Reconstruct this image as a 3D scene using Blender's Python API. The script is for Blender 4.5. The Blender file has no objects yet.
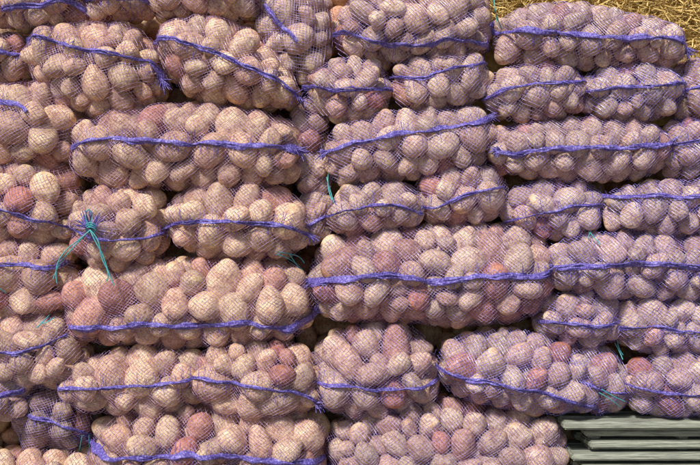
import bpy, bmesh, math, numpy as np
from mathutils import Vector
rs=np.random.RandomState(7)
S=0.003; GY=560.0          # metres per layout unit, layout row of the ground
def WX(x): return (x-350)*S
def WZ(y): return (GY-y)*S
scene=bpy.context.scene
col=scene.collection

# ------------------------------------------------------------ materials
def newmat(n):
    m=bpy.data.materials.new(n); m.use_nodes=True
    nt=m.node_tree; b=nt.nodes['Principled BSDF']; return m,nt,b
def N(nt,t,**k):
    n=nt.nodes.new(t)
    for a,v in k.items():
        if a in n.inputs.keys(): n.inputs[a].default_value=v
        else: setattr(n,a,v)
    return n
def ramp(nt,stops):
    r=nt.nodes.new('ShaderNodeValToRGB'); e=r.color_ramp.elements
    while len(e)<len(stops): e.new(0.5)
    for k,(p,c) in enumerate(stops):
        e[k].position=p; e[k].color=(c[0],c[1],c[2],1)
    return r
def mixc(nt,a,b,f,mode='MIX'):
    m=nt.nodes.new('ShaderNodeMix'); m.data_type='RGBA'; m.blend_type=mode
    for s,v in ((m.inputs[6],a),(m.inputs[7],b),(m.inputs[0],f)):
        if hasattr(v,'links'): nt.links.new(v,s)
        elif isinstance(v,(int,float)): s.default_value=v
        else: s.default_value=(v[0],v[1],v[2],1)
    return m.outputs[2]

def potato_mat():
    m,nt,b=newmat('potato_skin'); L=nt.links.new
    tc=N(nt,'ShaderNodeTexCoord'); at=N(nt,'ShaderNodeAttribute',attribute_name='Col')
    n1=N(nt,'ShaderNodeTexNoise',Scale=36.0,Detail=4.0,Roughness=0.7); L(tc.outputs['Object'],n1.inputs['Vector'])
    n2=N(nt,'ShaderNodeTexNoise',Scale=190.0,Detail=3.0,Roughness=0.75); L(tc.outputs['Object'],n2.inputs['Vector'])
    vo=N(nt,'ShaderNodeTexVoronoi',Scale=72.0); L(tc.outputs['Object'],vo.inputs['Vector'])
    r1=ramp(nt,[(0.36,(0.70,0.50,0.42)),(0.50,(0.98,0.90,0.84)),(0.62,(1.18,1.17,1.08))]); L(n1.outputs['Fac'],r1.inputs[0])
    r2=ramp(nt,[(0.36,(0.50,0.44,0.42)),(0.56,(1.10,1.09,1.07))]); L(n2.outputs['Fac'],r2.inputs[0])
    r3=ramp(nt,[(0.06,(0.36,0.27,0.26)),(0.17,(1,1,1))]); L(vo.outputs['Distance'],r3.inputs[0])
    c=mixc(nt,at.outputs['Color'],r1.outputs[0],0.85,'MULTIPLY')
    c=mixc(nt,c,r2.outputs[0],0.8,'MULTIPLY'); c=mixc(nt,c,r3.outputs[0],0.75,'MULTIPLY')
    L(c,b.inputs['Base Color']); b.inputs['Roughness'].default_value=0.7
    b.inputs['Specular IOR Level'].default_value=0.35
    bp=N(nt,'ShaderNodeBump',Strength=0.5,Distance=0.002); L(n2.outputs['Fac'],bp.inputs['Height']); L(bp.outputs[0],b.inputs['Normal'])
    return m
def net_mat(name,ca,cb):
    m,nt,b=newmat(name); L=nt.links.new
    tc=N(nt,'ShaderNodeTexCoord'); n1=N(nt,'ShaderNodeTexNoise',Scale=60.0,Detail=2.0); L(tc.outputs['Object'],n1.inputs['Vector'])
    r=ramp(nt,[(0.35,ca),(0.65,cb)]); L(n1.outputs['Fac'],r.inputs[0]); L(r.outputs[0],b.inputs['Base Color'])
    b.inputs['Roughness'].default_value=0.35; return m
def band_mat():
    m,nt,b=newmat('woven_band'); L=nt.links.new
    tc=N(nt,'ShaderNodeTexCoord')
    n1=N(nt,'ShaderNodeTexNoise',Scale=140.0,Detail=4.0,Roughness=0.7); L(tc.outputs['Object'],n1.inputs['Vector'])
    mp=N(nt,'ShaderNodeMapping'); mp.inputs['Scale'].default_value=(1,1,0.15); L(tc.outputs['Object'],mp.inputs['Vector'])
    n2=N(nt,'ShaderNodeTexNoise',Scale=420.0,Detail=2.0); L(mp.outputs[0],n2.inputs['Vector'])
    r=ramp(nt,[(0.35,(0.07,0.04,0.25)),(0.52,(0.16,0.12,0.48)),(0.68,(0.42,0.38,0.78))]); L(n1.outputs['Fac'],r.inputs[0])
    r2=ramp(nt,[(0.38,(0.4,0.38,0.5)),(0.58,(1.1,1.1,1.1))]); L(n2.outputs['Fac'],r2.inputs[0])
    L(mixc(nt,r.outputs[0],r2.outputs[0],0.85,'MULTIPLY'),b.inputs['Base Color'])
    b.inputs['Roughness'].default_value=0.5
    bp=N(nt,'ShaderNodeBump',Strength=0.7,Distance=0.002); L(n2.outputs['Fac'],bp.inputs['Height']); L(bp.outputs[0],b.inputs['Normal'])
    return m
def flat(name,c,c2=None,scale=20,rough=0.7,stretch=(1,1,1),bump=0.4):
    m,nt,b=newmat(name); L=nt.links.new
    tc=N(nt,'ShaderNodeTexCoord'); mp=N(nt,'ShaderNodeMapping'); mp.inputs['Scale'].default_value=stretch; L(tc.outputs['Object'],mp.inputs['Vector'])
    n1=N(nt,'ShaderNodeTexNoise',Scale=float(scale),Detail=6.0,Roughness=0.65); L(mp.outputs[0],n1.inputs['Vector'])
    r=ramp(nt,[(0.32,c),(0.66,c2 or c)]); L(n1.outputs['Fac'],r.inputs[0]); L(r.outputs[0],b.inputs['Base Color'])
    b.inputs['Roughness'].default_value=rough
    bp=N(nt,'ShaderNodeBump',Strength=bump,Distance=0.004); L(n1.outputs['Fac'],bp.inputs['Height']); L(bp.outputs[0],b.inputs['Normal'])
    return m
M_POT=potato_mat()
M_NET=[net_mat('net_left',(0.19,0.09,0.22),(0.50,0.34,0.52)),net_mat('net_mid',(0.16,0.09,0.29),(0.46,0.36,0.64)),net_mat('net_right',(0.11,0.07,0.36),(0.40,0.34,0.76))]
M_BAND=band_mat()
M_TIE=flat('teal_twine',(0.03,0.25,0.30),(0.10,0.45,0.48),90,0.5)
M_WOOD=flat('weathered_wood',(0.12,0.13,0.11),(0.38,0.40,0.33),26,0.85,(0.6,3,9))
M_STRAW=flat('straw',(0.38,0.25,0.07),(0.72,0.52,0.20),50,0.8)
M_GROUND=flat('dirt',(0.16,0.13,0.10),(0.27,0.23,0.18),3,0.95)

# ------------------------------------------------------------ mesh helpers
def mkmesh(name,V,F,mat,parent=None,smooth=True,colr=None):
    V=np.asarray(V,dtype=np.float32); F=np.asarray(F,dtype=np.int32); k=F.shape[1]
    me=bpy.data.meshes.new(name); me.vertices.add(len(V)); me.vertices.foreach_set('co',V.ravel())
    me.loops.add(F.size); me.loops.foreach_set('vertex_index',F.ravel())
    me.polygons.add(len(F)); me.polygons.foreach_set('loop_start',np.arange(0,F.size,k,dtype=np.int32))
    me.polygons.foreach_set('loop_total',np.full(len(F),k,dtype=np.int32))
    me.polygons.foreach_set('use_smooth',np.full(len(F),smooth))
    if colr is not None:
        a=me.color_attributes.new('Col','FLOAT_COLOR','POINT'); a.data.foreach_set('color',np.asarray(colr,dtype=np.float32).ravel())
    me.update(calc_edges=True); me.validate()
    me.materials.append(mat); ob=bpy.data.objects.new(name,me); col.objects.link(ob)
    if parent: ob.parent=parent
    return ob
bm=bmesh.new(); bmesh.ops.create_icosphere(bm,subdivisions=4,radius=1.0)
IV=np.array([v.co[:] for v in bm.verts]); IF=np.array([[v.index for v in f.verts] for f in bm.faces]); bm.free()
VAR=[]
for k in range(20):
    d=np.ones(len(IV))
    for j in range(5):
        a=rs.randn(3); a/=np.linalg.norm(a); fr=rs.uniform(1.2,2.6); d+=0.034*np.sin(fr*IV@a*2+rs.uniform(0,6))
    for j in range(7):
        a=rs.randn(3); a/=np.linalg.norm(a); ang=np.arccos(np.clip(IV@a,-1,1)); d-=rs.uniform(0.03,0.07)*np.exp(-(ang/0.16)**2)
    asym=1+0.12*rs.uniform(-1,1)*IV[:,0]
    P=IV*d[:,None]; P[:,1]*=asym; P[:,2]*=asym; VAR.append(P)

def chaikin(p,n=2):
    p=np.array(p,float)
    for _ in range(n):
        q=np.roll(p,-1,0); p=np.stack([0.76*p+0.24*q,0.24*p+0.76*q],1).reshape(-1,2)
    return p
def sdf(P,poly):
    a=poly; b=np.roll(poly,-1,0); e=b-a
    w=P[:,None,:]-a[None]; t=np.clip((w*e).sum(2)/(e*e).sum(1),0,1)
    near=a[None]+t[...,None]*e[None]; dv=P[:,None,:]-near; dd=(dv**2).sum(2); k=dd.argmin(1)
    i=np.arange(len(P)); dist=np.sqrt(dd[i,k]); v=dv[i,k]
    c=((a[None,:,1]>P[:,None,1])!=(b[None,:,1]>P[:,None,1]))&(P[:,None,0]<(b-a)[None,:,0]*(P[:,None,1]-a[None,:,1])/((b-a)[None,:,1]+1e-9)+a[None,:,0])
    ins=(c.sum(1)%2)==1; sgn=np.where(ins,1,-1)
    return dist*sgn, v/(dist[:,None]+1e-6)*sgn[:,None]   # signed distance, inward direction
def randrot():
    q=rs.randn(4); q/=np.linalg.norm(q); w,x,y,z=q
    return np.array([[1-2*(y*y+z*z),2*(x*y-z*w),2*(x*z+y*w)],[2*(x*y+z*w),1-2*(x*x+z*z),2*(y*z-x*w)],[2*(x*z-y*w),2*(y*z+x*w),1-2*(x*x+y*y)]])
def path_interp(pts,step):
    p=np.array(pts,float); out=[]
    n=len(p)
    for i in range(n-1):
        p0=p[max(i-1,0)];p1=p[i];p2=p[i+1];p3=p[min(i+2,n-1)]
        m=max(2,int(np.linalg.norm(p2-p1)/step))
        for t in np.arange(m)/m:
            out.append(0.5*((2*p1)+(-p0+p2)*t+(2*p0-5*p1+4*p2-p3)*t*t+(-p0+3*p1-3*p2+p3)*t**3))
    out.append(p[-1]); return np.array(out)
def wob(n,amp,sc):
    t=np.arange(n)/sc; return amp*(np.sin(t*1.0+rs.uniform(0,6))+0.6*np.sin(t*2.3+rs.uniform(0,6))+0.4*np.sin(t*4.1+rs.uniform(0,6)))
def strand(par,pts,rad=0.0016,mat=None,name='twine'):
    cu=bpy.data.curves.new(name,'CURVE'); cu.dimensions='3D'; cu.bevel_depth=rad; cu.bevel_resolution=1
    for p in pts:
        sp=cu.splines.new('NURBS'); sp.points.add(len(p)-1); sp.order_u=3; sp.use_endpoint_u=True
        for k,(x,y,z) in enumerate(p): sp.points[k].co=(WX(x),y*S,WZ(z),1)
    cu.materials.append(mat or M_TIE); o=bpy.data.objects.new(name,cu); col.objects.link(o); o.parent=par; return o

FRONT=-50.0    # layout-unit y of typical sack front
def make_sack(poly,band=None,r=12.0,tint=0.5,off=0.0,red=0.12,bw=6.0,ears=(0,0),ang=None,Rmax=54,light=1.0):
    poly=chaikin(poly); c=poly.mean(0)
    e=np.roll(poly,-1,0)-np.roll(poly,1,0); nrm=np.stack([e[:,1],-e[:,0]],1); nrm/=np.linalg.norm(nrm,axis=1)[:,None]+1e-9
    if ((nrm*(poly-c)).sum(1)).mean()<0: nrm=-nrm
    poly=poly+nrm*0.7
    r=r*1.03
    lo=poly.min(0); hi=poly.max(0)
    G=rs.uniform(lo,hi,(1500,2)); d,_=sdf(G,poly); R=min(max(d.max(),14),Rmax); H=R*1.3+4
    yc=FRONT+H+off+rs.uniform(-4,4)
    pe=2.1
    Q=rs.uniform(0,1,(4000,3)); Q=np.stack([lo[0]+Q[:,0]*(hi[0]-lo[0]),-H+Q[:,1]*1.4*H,lo[1]+Q[:,2]*(hi[1]-lo[1])],1)
    d,_=sdf(Q[:,[0,2]],poly); q=np.maximum(R-d,0); s=(q**pe+np.abs(Q[:,1]*R/H)**pe)**(1/pe); ok=s<R
    vol=ok.mean()*(hi[0]-lo[0])*(hi[1]-lo[1])*1.4*H
    n=int(0.69*vol/(4.19*(r**3)*1.05)); n=max(n,8)
    idx=rs.choice(np.where(ok)[0],n); P=Q[idx].copy(); rad=r*np.clip(rs.normal(1,0.18,n),0.64,1.42)
    for it in range(140):
        D=P[:,None]-P[None]; dist=np.sqrt((D**2).sum(2))+1e-6; np.fill_diagonal(dist,1e9)
        ov=np.maximum(rad[:,None]+rad[None]-dist,0); 
        P=P+0.42*(D/dist[...,None]*ov[...,None]).sum(1)*(0.6 if it>30 else 1)
        if it<60: P+=rs.randn(n,3)*0.5
        d,nv=sdf(P[:,[0,2]],poly); q=np.maximum(R-d,0); v=np.abs(P[:,1])*R/H
        s=(q**pe+v**pe)**(1/pe); lim=np.maximum(R-rad*1.0,2); f=np.where(s>lim,lim/(s+1e-9),1)
        mv=q*(1-f); P[:,0]+=nv[:,0]*mv; P[:,2]+=nv[:,1]*mv; P[:,1]*=f; P[:,1]=np.minimum(P[:,1],0.4*H)
    D=P[None]-P[:,None]; dist=np.sqrt((D**2).sum(2))+1e-6; np.fill_diagonal(dist,1e9); U=D/dist[...,None]
    dE,nE=sdf(P[:,[0,2]],poly)
    VV=[];CC=[];FF=[];Ms=[]
    base1=np.array([0.74,0.58,0.385])*(1-tint)+np.array([0.53,0.435,0.395])*tint
    rose=np.array([0.62,0.42,0.29])*(1-tint)+np.array([0.42,0.285,0.28])*tint
    redc=np.array([0.43,0.16,0.13])
    for i in range(n):
        el=rs.uniform(1.0,1.42); a=rad[i]*np.array([el,rs.uniform(0.92,1.04),rs.uniform(0.82,0.97)])*(1.07/el**0.33)
        best=None
        nb=np.where(dist[i]<3*r)[0]
        ev=np.array([nE[i,0],0,nE[i,1]])
        for k in range(16):
            Rm=randrot(); ex=1/np.sqrt((((U[i,nb]@Rm)/a)**2).sum(1)+1e-9)
            pen=(np.maximum(ex+0.95*rad[nb]-dist[i,nb],0)**2).sum()
            ey=1/np.sqrt(((Rm[1]/a)**2).sum()); pen+=2.0*max(ey-rad[i]*0.97,0)**2
            ee=1/np.sqrt((((ev@Rm)/a)**2).sum()+1e-9); pen+=3.0*max(ee-max(dE[i],0),0)**2
            if best is None or pen<best[0]: best=(pen,Rm)
        Rm=best[1]; V=(VAR[rs.randint(len(VAR))]*a)@Rm.T+P[i]
        Ms.append((Rm@np.diag(1/(a*1.075)**2)@Rm.T))
        t=rs.uniform(); 
        cc=base1*(1-t**1.6)+rose*t**1.6
        if rs.uniform()<red: k=rs.uniform(0.35,0.85); cc=cc*(1-k)+redc*k
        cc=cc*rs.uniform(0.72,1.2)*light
        FF.append(IF+len(IV)*i); VV.append(V); CC.append(np.tile(np.append(cc,1),(len(IV),1)))
    V=np.concatenate(VV); W=np.stack([WX(V[:,0]),(V[:,1]+yc)*S,WZ(V[:,2])],1)
    par=bpy.data.objects.new('potato_sack',None); col.objects.link(par); par.empty_display_size=0.1
    mkmesh('potatoes',W,np.concatenate(FF)[:,::-1],M_POT,par,True,np.concatenate(CC))
    # membrane (height towards -y)
    g=1.5; x0=lo[0]-12; z0=lo[1]-12; nx=int((hi[0]-lo[0]+24)/g)+1; nz=int((hi[1]-lo[1]+24)/g)+1
    XX,ZZ=np.meshgrid(x0+np.arange(nx)*g,z0+np.arange(nz)*g,indexing='ij')
    h0=np.full((nx,nz),-4.0)
    for i in range(n):
        m=Ms[i]; rr=rad[i]*1.5
        i0=max(int((P[i,0]-rr-x0)/g),0); i1=min(int((P[i,0]+rr-x0)/g)+2,nx); k0=max(int((P[i,2]-rr-z0)/g),0); k1=min(int((P[i,2]+rr-z0)/g)+2,nz)
        dx=XX[i0:i1,k0:k1]-P[i,0]; dz=ZZ[i0:i1,k0:k1]-P[i,2]
        A=m[1,1]; B=2*(m[0,1]*dx+m[1,2]*dz); C=m[0,0]*dx*dx+2*m[0,2]*dx*dz+m[2,2]*dz*dz-1
        disc=B*B-4*A*C; y=np.where(disc>0,(-B-np.sqrt(np.maximum(disc,0)))/(2*A),1e6)+P[i,1]
        h0[i0:i1,k0:k1]=np.maximum(h0[i0:i1,k0:k1],np.where(disc>0,-y+0.5,-4))
    h=h0.copy()
    for it in range(26):
        b=h.copy(); b[1:-1,1:-1]=(h[:-2,1:-1]+h[2:,1:-1]+h[1:-1,:-2]+h[1:-1,2:])/4; h=np.maximum(h0,b)
    def samp(X,Z):
        fx=np.clip((X-x0)/g,0,nx-1.001); fz=np.clip((Z-z0)/g,0,nz-1.001); i=fx.astype(int); k=fz.astype(int); u=fx-i; w=fz-k
        return h[i,k]*(1-u)*(1-w)+h[i+1,k]*u*(1-w)+h[i,k+1]*(1-u)*w+h[i+1,k+1]*u*w
    if ang is None:
        if band is not None:
            b0=np.array(band[0],float);b1=np.array(band[-1],float); ang=math.atan2(b1[1]-b0[1],b1[0]-b0[0])
            if abs(ang)>1.2: ang=0
        else: ang=0
    ca,sa=math.cos(ang),math.sin(ang); a=4.2; bq=1.75
    L=np.linalg.norm(hi-lo)/2+8; ni=int(2*L/a); nj=int(2*L/bq)
    I,J=np.meshgrid(np.arange(ni),np.arange(nj),indexing='ij')
    u=(I+0.5*(J%2))*a-L; v=J*bq-L
    ph=rs.uniform(0,6,6)
    u2=u+2.2*np.sin(v/19+ph[0])+1.0*np.sin(v/9+u/31+ph[1])+rs.randn(*u.shape)*0.2
    v2=v+2.6*np.sin(u/36+ph[2])+1.0*np.sin(u/14+v/25+ph[3])+rs.randn(*u.shape)*0.13
    cc=(lo+hi)/2; X=cc[0]+u2*ca-v2*sa; Z=cc[1]+u2*sa+v2*ca
    # threads follow the lumps of the potatoes: shift along the surface slope
    hs=3.0; gx=(samp(X+hs,Z)-samp(X-hs,Z))/(2*hs); gz=(samp(X,Z+hs)-samp(X,Z-hs))/(2*hs); gm=1/np.sqrt(1+gx*gx+gz*gz)
    X=X-gx*gm*1.5; Z=Z-gz*gm*1.5
    dd,_=sdf(np.stack([X.ravel(),Z.ravel()],1),poly); dd=dd.reshape(X.shape)
    Y=-samp(X,Z)-0.6
    def seg(i0,j0,i1,j1):
        okk=(dd[i0,j0]>-0.6)&(dd[i1,j1]>-0.6); i0,j0,i1,j1=[q[okk] for q in (i0,j0,i1,j1)]
        A=np.stack([X[i0,j0],Y[i0,j0],Z[i0,j0]],1); B=np.stack([X[i1,j1],Y[i1,j1],Z[i1,j1]],1); return A,B
    SA=[];SB=[]
    for par2 in (0,1):
        I2,J2=np.meshgrid(np.arange(1,ni-1),np.arange(par2,nj-1,2),indexing='ij'); I2=I2.ravel();J2=J2.ravel()
        for di in ((0,-1) if par2==0 else (0,1)):
            A,B=seg(I2,J2,I2+di,J2+1); SA.append(A);SB.append(B)
    A=np.concatenate(SA);B=np.concatenate(SB)
    t=B-A; pn=np.stack([-t[:,2],np.zeros(len(t)),t[:,0]],1); pn/=np.linalg.norm(pn,axis=1)[:,None]+1e-6
    w=(0.175*rs.uniform(0.6,1.5,len(A)))[:,None]
    nV=np.stack([A-pn*w,A+pn*w,B+pn*w,B-pn*w],1).reshape(-1,3)
    nW=np.stack([WX(nV[:,0]),(nV[:,1]+yc)*S,WZ(nV[:,2])],1)
    nF=np.arange(len(nV)).reshape(-1,4)
    mt=M_NET[0 if tint<0.34 else (1 if tint<0.62 else 2)]
    mkmesh('net',nW,nF,mt,par,False)
    if band is not None:
        bw=bw*0.95
        bv=[];bf=[];base=0
        pth=path_interp(band,2.0); m=len(pth); tg=np.gradient(pth,axis=0); tg/=np.linalg.norm(tg,axis=1)[:,None]+1e-9; nn=np.stack([-tg[:,1],tg[:,0]],1)
        pth=pth+nn*wob(m,0.9,9.0)[:,None]
        for layer in range(3):
            K=7; wd=(bw/2)*(0.66+0.34*np.sin(np.arange(m)/rs.uniform(3,7)+rs.uniform(0,6)))*(1.0 if layer==0 else 0.55)
            s=np.arange(m)*2.0
            if ears[0]: wd=wd*(1+1.2*np.exp(-(s/ears[0])**2))
            if ears[1]: wd=wd*(1+1.2*np.exp(-((s[-1]-s)/ears[1])**2))
            cl=wob(m,0.55,4.0)+ (0 if layer==0 else rs.uniform(-1.6,1.6))
            cr=[wob(m,0.7,1.7+0.3*k) for k in range(K)]
            for k in range(K):
                o=(k/(K-1)*2-1)
                pp=pth+nn*(cl+o*wd+cr[k]*0.25)[:,None]; yy=-samp(pp[:,0],pp[:,1])-1.3-layer*0.9-(1-o*o)*0.9+cr[k]*0.7
                bv.append(np.stack([pp[:,0],yy,pp[:,1]],1))
            for k in range(K-1):
                i=np.arange(m-1); bf.append(np.stack([base+k*m+i,base+k*m+i+1,base+(k+1)*m+i+1,base+(k+1)*m+i],1))
            base+=K*m
        bv=np.concatenate(bv); mkmesh('band',np.stack([WX(bv[:,0]),(bv[:,1]+yc)*S,WZ(bv[:,2])],1),np.concatenate(bf),M_BAND,par,True)
        st=[]
        for k in range(int(m/1.6)):
            i=rs.randint(2,m-2); sgn=rs.choice([-1,1]); l=rs.uniform(4,14); q=[]
            for f_ in (0,0.35,0.7,1):
                pp=pth[i]+nn[i]*sgn*(f_*l+1)+tg[i]*f_*rs.uniform(-1.5,1.5)
                q.append((pp[0],float(-samp(pp[:1],pp[1:])[0])+yc-0.9,pp[1]))
            st.append(q)
        strand(par,st,0.0006,M_BAND,'net_gathers')
        for e_,end,dirn in ((ears[0],0,-1),(ears[1],-1,1)):
            if e_:
                st=[]
                for k in range(16):
                    s0=pth[end]-tg[end]*dirn*rs.uniform(2,9); a2=rs.normal(0,0.6); d_=np.array([tg[end][0]*math.cos(a2)-tg[end][1]*math.sin(a2),tg[end][0]*math.sin(a2)+tg[end][1]*math.cos(a2)])*dirn
                    y0=float(-samp(s0[:1],s0[1:])[0])+yc; l=rs.uniform(4,11)
                    m1=s0+d_*l*0.6; m2=s0+d_*l+np.array([0,rs.uniform(0,3)])
                    st.append([(s0[0],y0-2,s0[1]),(m1[0],y0-4+rs.uniform(-2,2),m1[1]),(m2[0],y0-3+rs.uniform(-3,3),m2[1])])
                strand(par,st,0.0013,M_BAND,'corner_tuft')
    return par,samp,yc

def box(x0,x1,y0,y1,rw=7):
    j=lambda a=3: rs.uniform(-a,a)
    m=(x0+x1)/2+j(10)
    return [(x0+rw+j(),y0+j()),(m,y0-2+j()),(x1-rw+j(),y0+j(2)),(x1+1,y0+(y1-y0)*0.35+j()),(x1+1+j(1),y0+(y1-y0)*0.7),(x1-rw+j(),y1+j(2)),(m+j(),y1+2),(x0+rw+j(),y1+j(2)),(x0-1,y0+(y1-y0)*0.68+j()),(x0-1,y0+(y1-y0)*0.33)]

K={}
def A(name,poly,band=None,**k): K[name]=make_sack(poly,band,**k)
# ---- left block
A('t0',box(-30,82,-40,22),[(0,8),(40,4),(70,2),(88,14),(96,20)],r=11.5,tint=0.25,off=10)
A('t1',box(75,150,-45,14),[(78,-5),(110,-2),(150,0)],r=11,tint=0.3,off=12)
A('t2',box(140,262,-50,14),[(150,-12),(260,-12)],r=11,tint=0.3,off=10)
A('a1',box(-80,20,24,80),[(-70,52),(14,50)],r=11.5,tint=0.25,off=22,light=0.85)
A('a5',[(255,-30),(326,-30),(334,20),(330,62),(304,84),(268,60),(250,20)],[(262,0),(275,18),(288,32),(297,42)],r=11,tint=0.5,off=20,bw=5)
A('a2',[(14,26),(50,14),(110,12),(145,28),(166,70),(160,96),(120,120),(80,118),(40,92),(12,62)],[(4,30),(40,40),(80,50),(125,58),(150,64),(162,84)],r=11.5,tint=0.1,bw=4.5,ears=(0,10),off=-6)
A('a3',[(158,14),(205,7),(250,22),(285,58),(304,94),(285,106),(240,106),(190,100),(158,66),(150,34)],[(146,36),(180,44),(215,54),(255,72),(285,86),(302,97)],r=11.5,tint=0.15,bw=4.5,ears=(0,12),off=-6)
A('b0',box(-30,72,78,164),[(-25,98),(0,102),(22,106),(30,112)],r=12,tint=0.1,bw=7,off=6)
A('b1',[(64,118),(110,104),(180,98),(250,104),(296,118),(304,152),(296,184),(240,192),(160,190),(90,184),(60,168)],[(60,147),(90,142),(120,141),(160,143),(210,145),(248,148),(290,147),(303,150)],r=13,tint=0.12,bw=7,ears=(0,40),off=-2)
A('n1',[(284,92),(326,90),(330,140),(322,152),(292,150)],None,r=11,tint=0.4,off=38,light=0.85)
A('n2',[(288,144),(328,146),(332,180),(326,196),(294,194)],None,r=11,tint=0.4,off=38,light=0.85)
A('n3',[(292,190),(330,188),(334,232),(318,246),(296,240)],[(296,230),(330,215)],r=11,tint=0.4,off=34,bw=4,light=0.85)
A('b2',box(-35,72,160,248),[(-30,205),(10,214),(45,222),(70,228)],r=12.5,tint=0.1,bw=4,off=6)
A('c1',[(70,192),(110,180),(155,184),(168,210),(164,250),(140,272),(95,274),(66,256),(60,222)],[(62,228),(90,236),(120,240),(162,234)],r=12,tint=0.15,bw=4,off=-2)
A('c2',[(164,196),(200,182),(260,180),(300,196),(312,228),(300,256),(240,264),(190,256),(162,236)],[(158,228),(200,222),(250,222),(290,228),(313,238)],r=12.5,tint=0.15,bw=4.5,off=-6,ears=(6,8))
A('d0',box(-40,66,240,322),[(-20,262),(20,266),(50,268),(62,260)],r=12.5,tint=0.15,bw=5,off=6)
A('d1',[(60,272),(120,262),(200,256),(280,258),(308,272),(316,310),(300,342),(220,350),(130,350),(64,344),(50,306)],[(46,325),(90,328),(140,324),(190,326),(240,322),(285,330),(300,326),(318,310)],r=13.5,tint=0.15,bw=8,off=-6,ears=(8,25))
A('e0',box(-30,80,318,392),[(-10,350),(20,352),(50,344),(66,335)],r=12,tint=0.25,bw=4,off=8)
A('e1',[(64,366),(110,350),(170,346),(204,360),(206,396),(180,418),(110,420),(60,410),(48,388)],[(46,386),(90,388),(140,384),(200,378)],r=13,tint=0.22,bw=4,off=0)
A('e2',[(200,350),(250,340),(300,344),(322,366),(324,404),(290,424),(230,424),(190,404),(184,370)],[(184,374),(220,380),(260,386),(300,392),(322,408)],r=13,tint=0.25,bw=4,off=-4,ears=(0,8))
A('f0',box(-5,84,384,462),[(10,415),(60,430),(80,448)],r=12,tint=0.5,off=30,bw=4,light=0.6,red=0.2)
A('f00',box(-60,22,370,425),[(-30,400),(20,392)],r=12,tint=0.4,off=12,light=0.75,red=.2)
A('f1',[(90,420),(150,408),(230,404),(300,410),(326,424),(330,470),(300,500),(200,504),(110,500),(76,476)],[(74,450),(130,456),(190,453),(250,456),(300,462),(325,464)],r=13.5,tint=0.3,bw=8,off=-2)
# ---- centre block
A('r0',[(334,8),(370,-30),(450,-36),(492,-20),(498,30),(486,56),(440,62),(370,62),(334,50)],[(330,28),(370,42),(410,46),(450,42),(495,44)],r=11,tint=0.45,bw=4.5,off=2)
A('r1',[(312,62),(350,52),(384,58),(394,84),(388,112),(350,124),(316,110),(302,84)],[(300,84),(330,90),(360,92),(394,88)],r=11,tint=0.45,bw=4,off=4)
A('r2',[(398,58),(440,48),(482,48),(494,74),(486,98),(450,110),(406,108),(388,88)],[(390,76),(420,78),(450,70),(490,62)],r=11,tint=0.5,bw=4,off=4)
A('r3',[(330,124),(370,112),(430,104),(486,102),(500,130),(494,164),(440,176),(380,182),(334,186),(322,160)],[(320,152),(350,146),(400,134),(450,128),(480,122),(496,114)],r=11.5,tint=0.5,bw=6,off=0,ears=(6,12))
A('r4',[(340,186),(380,176),(415,184),(428,204),(422,226),(380,234),(336,236),(322,216)],[(326,216),(350,210),(390,206),(424,214)],r=11,tint=0.5,bw=3.5,off=6)
A('r5',[(424,172),(460,160),(500,164),(516,188),(506,218),(460,228),(420,220),(412,192)],[(416,204),(440,206),(470,194),(508,186)],r=11,tint=0.55,bw=4,off=6)
A('r6',[(318,240),(370,226),(450,222),(530,224),(556,240),(564,284),(548,318),(490,330),(400,326),(322,324),(304,284)],[(302,284),(340,278),(390,276),(430,280),(480,276),(530,276),(556,270),(568,272)],r=12.5,tint=0.42,bw=8,off=-10,ears=(10,22),red=0.35)
A('r7',[(320,340),(370,322),(410,324),(436,350),(446,392),(420,420),(360,426),(314,412),(304,376)],[(302,382),(330,384),(370,388),(410,386),(444,380)],r=12.5,tint=0.5,bw=4.5,off=-2,ears=(10,0))
A('r8',[(446,342),(490,330),(540,332),(580,352),(606,390),(600,414),(560,418),(500,412),(450,398),(436,368)],[(424,362),(450,374),(500,382),(540,392),(580,404),(606,412)],r=12,tint=0.66,bw=5,off=-8,ears=(14,20))
A('r9',[(330,424),(390,408),(460,400),(520,412),(568,424),(578,466),(566,500),(450,506),(350,500),(324,470)],[(324,474),(400,478),(480,474),(576,480)],r=12,tint=0.6,bw=6,off=4)
# ---- right block
A('s0',[(500,10),(560,-6),(640,10),(690,20),(698,50),(680,64),(600,66),(520,66),(494,52)],[(492,18),(500,28),(540,34),(600,38),(650,40),(685,42),(697,50)],r=11,tint=0.6,bw=7,off=0,ears=(10,16),red=0.15)
A('s1',[(494,68),(530,60),(576,60),(592,84),(588,110),(550,120),(500,120),(482,96)],[(484,98),(520,88),(560,84),(592,78)],r=10.5,tint=0.6,bw=4,off=6)
A('s2',[(586,70),(630,58),(676,60),(694,78),(690,108),(650,122),(600,120),(578,100)],[(580,92),(620,88),(660,88),(692,80)],r=10.5,tint=0.65,bw=4,off=4)
A('s2b',box(682,790,52,122),[(684,92),(700,86),(780,80)],r=10.5,tint=0.7,bw=4,off=14)
A('s3',[(496,126),(540,116),(610,114),(664,120),(682,144),(672,172),(610,182),(540,178),(496,170),(486,148)],[(494,150),(520,154),(570,148),(620,148),(660,146),(682,138)],r=11,tint=0.6,bw=7,off=0,ears=(6,10))
A('s3b',box(668,790,116,180),[(668,146),(700,142),(780,140)],r=10.5,tint=0.8,bw=4,off=14,red=0.3)
A('s4',[(514,184),(560,176),(600,180),(612,204),(606,234),(560,242),(514,232),(502,208)],[(506,222),(540,214),(575,208),(606,204)],r=11,tint=0.65,bw=4,off=6)
A('s5',[(606,192),(650,180),(720,176),(790,184),(796,220),(720,240),(640,238),(606,228)],[(600,196),(640,196),(680,198),(790,200)],r=11,tint=0.7,bw=5,off=2)
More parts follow.
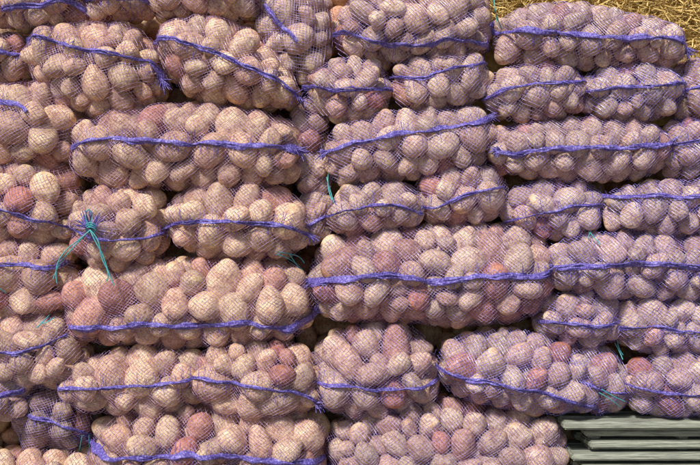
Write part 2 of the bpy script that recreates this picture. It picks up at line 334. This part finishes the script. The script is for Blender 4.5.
A('s6',[(552,242),(600,230),(680,234),(760,240),(790,262),(770,300),(680,304),(590,298),(554,288),(546,264)],[(548,268),(580,266),(630,264),(680,266),(780,274)],r=11.5,tint=0.7,bw=7,off=-2,ears=(8,0))
A('s7',[(548,296),(590,288),(622,296),(630,322),(622,346),(580,352),(544,342),(534,318)],[(540,324),(570,324),(600,326),(628,322)],r=11,tint=0.75,bw=4,off=8)
A('s8',[(626,300),(670,292),(740,294),(780,310),(780,350),(720,362),(650,358),(620,342),(614,318)],[(614,332),(650,326),(690,332),(770,336)],r=11,tint=0.75,bw=4,off=3)
A('s9',[(562,352),(600,344),(626,356),(640,384),(636,416),(600,422),(566,400),(552,372)],[(560,370),(590,386),(638,398)],r=11,tint=0.75,bw=4,off=14)
A('s10',[(632,364),(680,352),(750,354),(780,380),(776,414),(700,422),(640,418),(624,392)],[(624,384),(660,392),(700,392),(770,396)],r=11,tint=0.75,bw=4,off=3)
# ---- bottom row down to the ground
A('g1',box(-60,90,458,556),[(-50,510),(80,508)],r=13,tint=0.3,off=4)
A('g2',box(84,330,492,558),[(90,530),(325,530)],r=13,tint=0.3,off=4)
A('g3',box(326,575,496,558),[(330,530),(570,530)],r=13,tint=0.5,off=4)

# tied neck of the end-on sack: gathered net frill and twine
p,samp,yc=K['c1']
fy=lambda x,z: float(-samp(np.array([x]),np.array([z]))[0]+yc)
kx,kz=97,228; ky=fy(kx,kz)-9
pts=[]
for k in range(34):
    a=k/34*6.283+rs.uniform(-.1,.1); l=rs.uniform(14,26)
    ex,ez=kx+math.cos(a)*l,kz+math.sin(a)*l*0.85
    mx,mz=kx+math.cos(a)*l*.45,kz+math.sin(a)*l*.4
    pts.append([(kx,ky,kz),(mx,fy(mx,mz)-4,mz),(ex,fy(ex,ez)-1,ez)])
strand(p,pts,0.0009,M_NET[1],'gathered_net')
pts=[]
for k in range(30):
    a=rs.uniform(2.6,6.8); l=rs.uniform(7,17)
    pts.append([(kx,ky,kz),(kx+math.cos(a)*l*.5+rs.uniform(-2,2),ky-5,kz+math.sin(a)*l*.5),(kx+math.cos(a)*l,ky-7+rs.uniform(-4,6),kz-abs(math.sin(a))*l-2)])
strand(p,pts,0.0015,M_BAND,'neck_tuft')
strand(p,[[(kx+5*math.cos(t),ky-2+3*math.sin(t)-1,kz+q+3*math.sin(t)) for t in np.linspace(0,6.28,9)] for q in (-2,0,2)],0.0019)
strand(p,[[(kx,ky-5,kz+2),(88,ky-8,240),(76,ky-4,252),(66,ky-2,262),(60,ky-1,278)],[(kx,ky-5,kz+2),(92,ky-8,236),(72,ky-6,250),(62,ky-4,268),(64,ky-2,282)],
 [(kx,ky-5,kz+2),(102,ky-8,240),(110,ky-6,254),(114,ky-4,270),(120,ky-3,284)],[(kx,ky-5,kz+2),(106,ky-7,238),(108,ky-6,258),(116,ky-4,272),(113,ky-3,280)],
 [(kx,ky-5,kz),(92,ky-8,218),(96,ky-8,208),(100,ky-6,216),(kx,ky-5,kz)]],0.0018)
def tie(key,pp,lift=5):
    p,samp,yc=K[key]
    out=[]
    for s in pp: out.append([(x,float(-samp(np.array([x]),np.array([z]))[0])+yc-lift,z) for x,z in s])
    strand(p,out,0.0016)
tie('c2',[[(276,254),(284,257),(292,262),(302,272)],[(278,252),(290,254),(300,258),(303,264)],[(288,254),(296,266),(300,274)]])
tie('d0',[[(-4,284),(2,288),(6,293)]]); tie('e0',[[(38,322),(44,326),(52,318)],[(36,328),(42,322),(44,316)]],8)
tie('n3',[[(326,176),(330,190),(334,204),(338,210)],[(328,170),(326,188),(332,200)]],30)
tie('s6',[[(590,224),(592,234),(598,244)],[(588,238),(593,232),(594,226)]],6)
tie('r0',[[(490,-6),(497,8),(498,22)],[(494,-4),(493,10),(499,18),(504,26)]],30)
tie('s9',[[(622,346),(626,354),(628,362)],[(625,342),(624,352),(630,358)]],14)
tie('s9',[[(566,408),(580,407),(596,408)],[(600,388),(612,396),(626,402)],[(598,392),(610,398),(622,408)]],8)
tie('f0',[[(76,440),(72,452),(66,464)],[(80,442),(78,456),(74,466)]],14)

# further layers of sacks behind the first
srcs=['d1','r6','b1','s6','f1']
kk=0
for layer in range(2):
  for row in range(-1,7):
    for cI in range(-1,4):
        X=60+cI*218+((row+layer)%2)*70-30; Zr=20+row*84+layer*40
        if X>470 and Zr<40: continue
        src=K[srcs[kk%5]][0]; kk+=1
        ch=[o for o in src.children if o.name.startswith('potatoes')]
        me=ch[0].data; v0=np.empty(len(me.vertices)*3,dtype=np.float32); me.vertices.foreach_get('co',v0); v0=v0.reshape(-1,3); cen=(v0.min(0)+v0.max(0))/2
        e=bpy.data.objects.new('potato_sack',None); col.objects.link(e); e.location=(WX(X)-cen[0],0.29+layer*0.2+rs.uniform(-.01,.02),WZ(Zr)-cen[2])
        for o in ch:
            o2=bpy.data.objects.new(o.name,o.data); col.objects.link(o2); o2.parent=e

# ------------------------------------------------------------ wooden pallet
def plank(bmx,x0,x1,y0,y1,z0,z1):
    r=bmesh.ops.create_cube(bmx,size=1.0); vs=r['verts']
    tl=rs.uniform(-.003,.003)
    for v in vs:
        v.co=Vector(((x0+x1)/2+v.co.x*(x1-x0),(y0+y1)/2+v.co.y*(y1-y0),(z0+z1)/2+v.co.z*(z1-z0)+v.co.x*tl))
    return vs
bmx=bmesh.new()
tops=[421,431.5,443,454,466,478,490,502,514,526,538]
for k,zt in enumerate(tops):
    dx=rs.uniform(-7,7); th=rs.uniform(7.0,8.6)
    for j in range(4):
        yf=-30+j*28+rs.uniform(-2,2)+rs.uniform(0,10)*(j==0)
        xa=586+dx+rs.uniform(-6,3); 
        if k in(0,3,6,9): xa=566+dx
        plank(bmx,WX(xa),WX(800+rs.uniform(-5,5)),yf*S,(yf+22)*S,WZ(zt+th),WZ(zt+rs.uniform(-.5,.5)))
for xx in (600,690,780):
    for k in range(len(tops)-1):
        plank(bmx,WX(xx-6),WX(xx+6),-8*S,60*S,WZ(tops[k+1]-0.9),WZ(tops[k]+9.6))
plank(bmx,WX(578),WX(800),-34*S,60*S,WZ(559),WZ(548))
bmesh.ops.bevel(bmx,geom=bmx.edges[:],offset=0.0055,segments=3,affect='EDGES')
me=bpy.data.meshes.new('wooden_pallet'); bmx.to_mesh(me); bmx.free(); me.materials.append(M_WOOD)
o=bpy.data.objects.new('wooden_pallet',me); col.objects.link(o)

# ------------------------------------------------------------ straw heap behind the top right
nx,ny=60,30
xs=np.linspace(470,900,nx); ys=np.linspace(26,420,ny)
XX,YY=np.meshgrid(xs,ys,indexing='ij')
top=-60+ -40*np.sin((YY-20)/400*3.1)+6*np.sin(XX/23)+5*np.sin(YY/17+XX/41)
ZZ=np.where(YY<39,120,top)
V=np.stack([WX(XX),YY*S,WZ(ZZ)],2).reshape(-1,3)
i,j=np.meshgrid(np.arange(nx-1),np.arange(ny-1),indexing='ij'); i=i.ravel();j=j.ravel()
F=np.stack([i*ny+j,(i+1)*ny+j,(i+1)*ny+j+1,i*ny+j+1],1)
heap=bpy.data.objects.new('straw_heap',None); col.objects.link(heap)
mkmesh('straw_core',V,F,M_STRAW,heap)
n=9000; c=np.stack([rs.uniform(480,860,n),rs.uniform(14,34,n),rs.uniform(-75,40,n)],1)
dr=rs.randn(n,3)*np.array([1,0.35,0.45]); dr/=np.linalg.norm(dr,axis=1)[:,None]; ln=rs.uniform(8,26,n)[:,None]
up=rs.randn(n,3); up=np.cross(dr,up); up/=np.linalg.norm(up,axis=1)[:,None]; w=rs.uniform(.3,.7,n)[:,None]
mid=c+rs.randn(n,3)*1.5; a0=c-dr*ln/2; a1=c+dr*ln/2
V=np.stack([a0-up*w,a0+up*w,mid-up*w,mid+up*w,a1-up*w,a1+up*w],1).reshape(-1,3)
b=np.arange(n)[:,None]*6; F=np.concatenate([b+np.array([0,1,3,2]),b+np.array([2,3,5,4])])
mkmesh('straw_stalks',np.stack([WX(V[:,0]),V[:,1]*S,WZ(V[:,2])],1),F,M_STRAW,heap,False)

# ------------------------------------------------------------ ground
g=80; t=np.linspace(-1,1,g); t=np.sign(t)*np.abs(t)**3*150
XX,YY=np.meshgrid(t,t,indexing='ij'); V=np.stack([XX,YY,-0.004+0.0*XX],2).reshape(-1,3)
i,j=np.meshgrid(np.arange(g-1),np.arange(g-1),indexing='ij'); i=i.ravel();j=j.ravel()
mkmesh('ground',V,np.stack([i*g+j,(i+1)*g+j,(i+1)*g+j+1,i*g+j+1],1),M_GROUND)

# ------------------------------------------------------------ light, sky, camera
el,az=math.radians(43),math.radians(-24)
sd=Vector((math.sin(az)*math.cos(el),-math.cos(az)*math.cos(el),math.sin(el)))
w=bpy.data.worlds.new('World'); scene.world=w; w.use_nodes=True; nt=w.node_tree
sk=nt.nodes.new('ShaderNodeTexSky'); sk.sky_type='NISHITA'; sk.sun_disc=False; sk.sun_elevation=el
sk.sun_rotation=math.atan2(sd.x,sd.y)
nt.links.new(sk.outputs[0],nt.nodes['Background'].inputs[0]); nt.nodes['Background'].inputs[1].default_value=0.085
sl=bpy.data.lights.new('sun','SUN'); sl.energy=5.0; sl.angle=math.radians(7); sl.color=(1.0,0.95,0.86)
so=bpy.data.objects.new('sun',sl); col.objects.link(so); so.rotation_euler=sd.to_track_quat('Z','Y').to_euler()
cam=bpy.data.cameras.new('camera'); co=bpy.data.objects.new('camera',cam); col.objects.link(co); scene.camera=co
ref=-0.09; dist=3.2
co.location=(0,ref-dist,WZ(232.5)); co.rotation_euler=(math.radians(90),0,0)
cam.sensor_width=36; cam.lens=36*dist/(700*S); cam.clip_end=500
scene.view_settings.view_transform='Standard'; scene.view_settings.look='None'; scene.view_settings.exposure=0
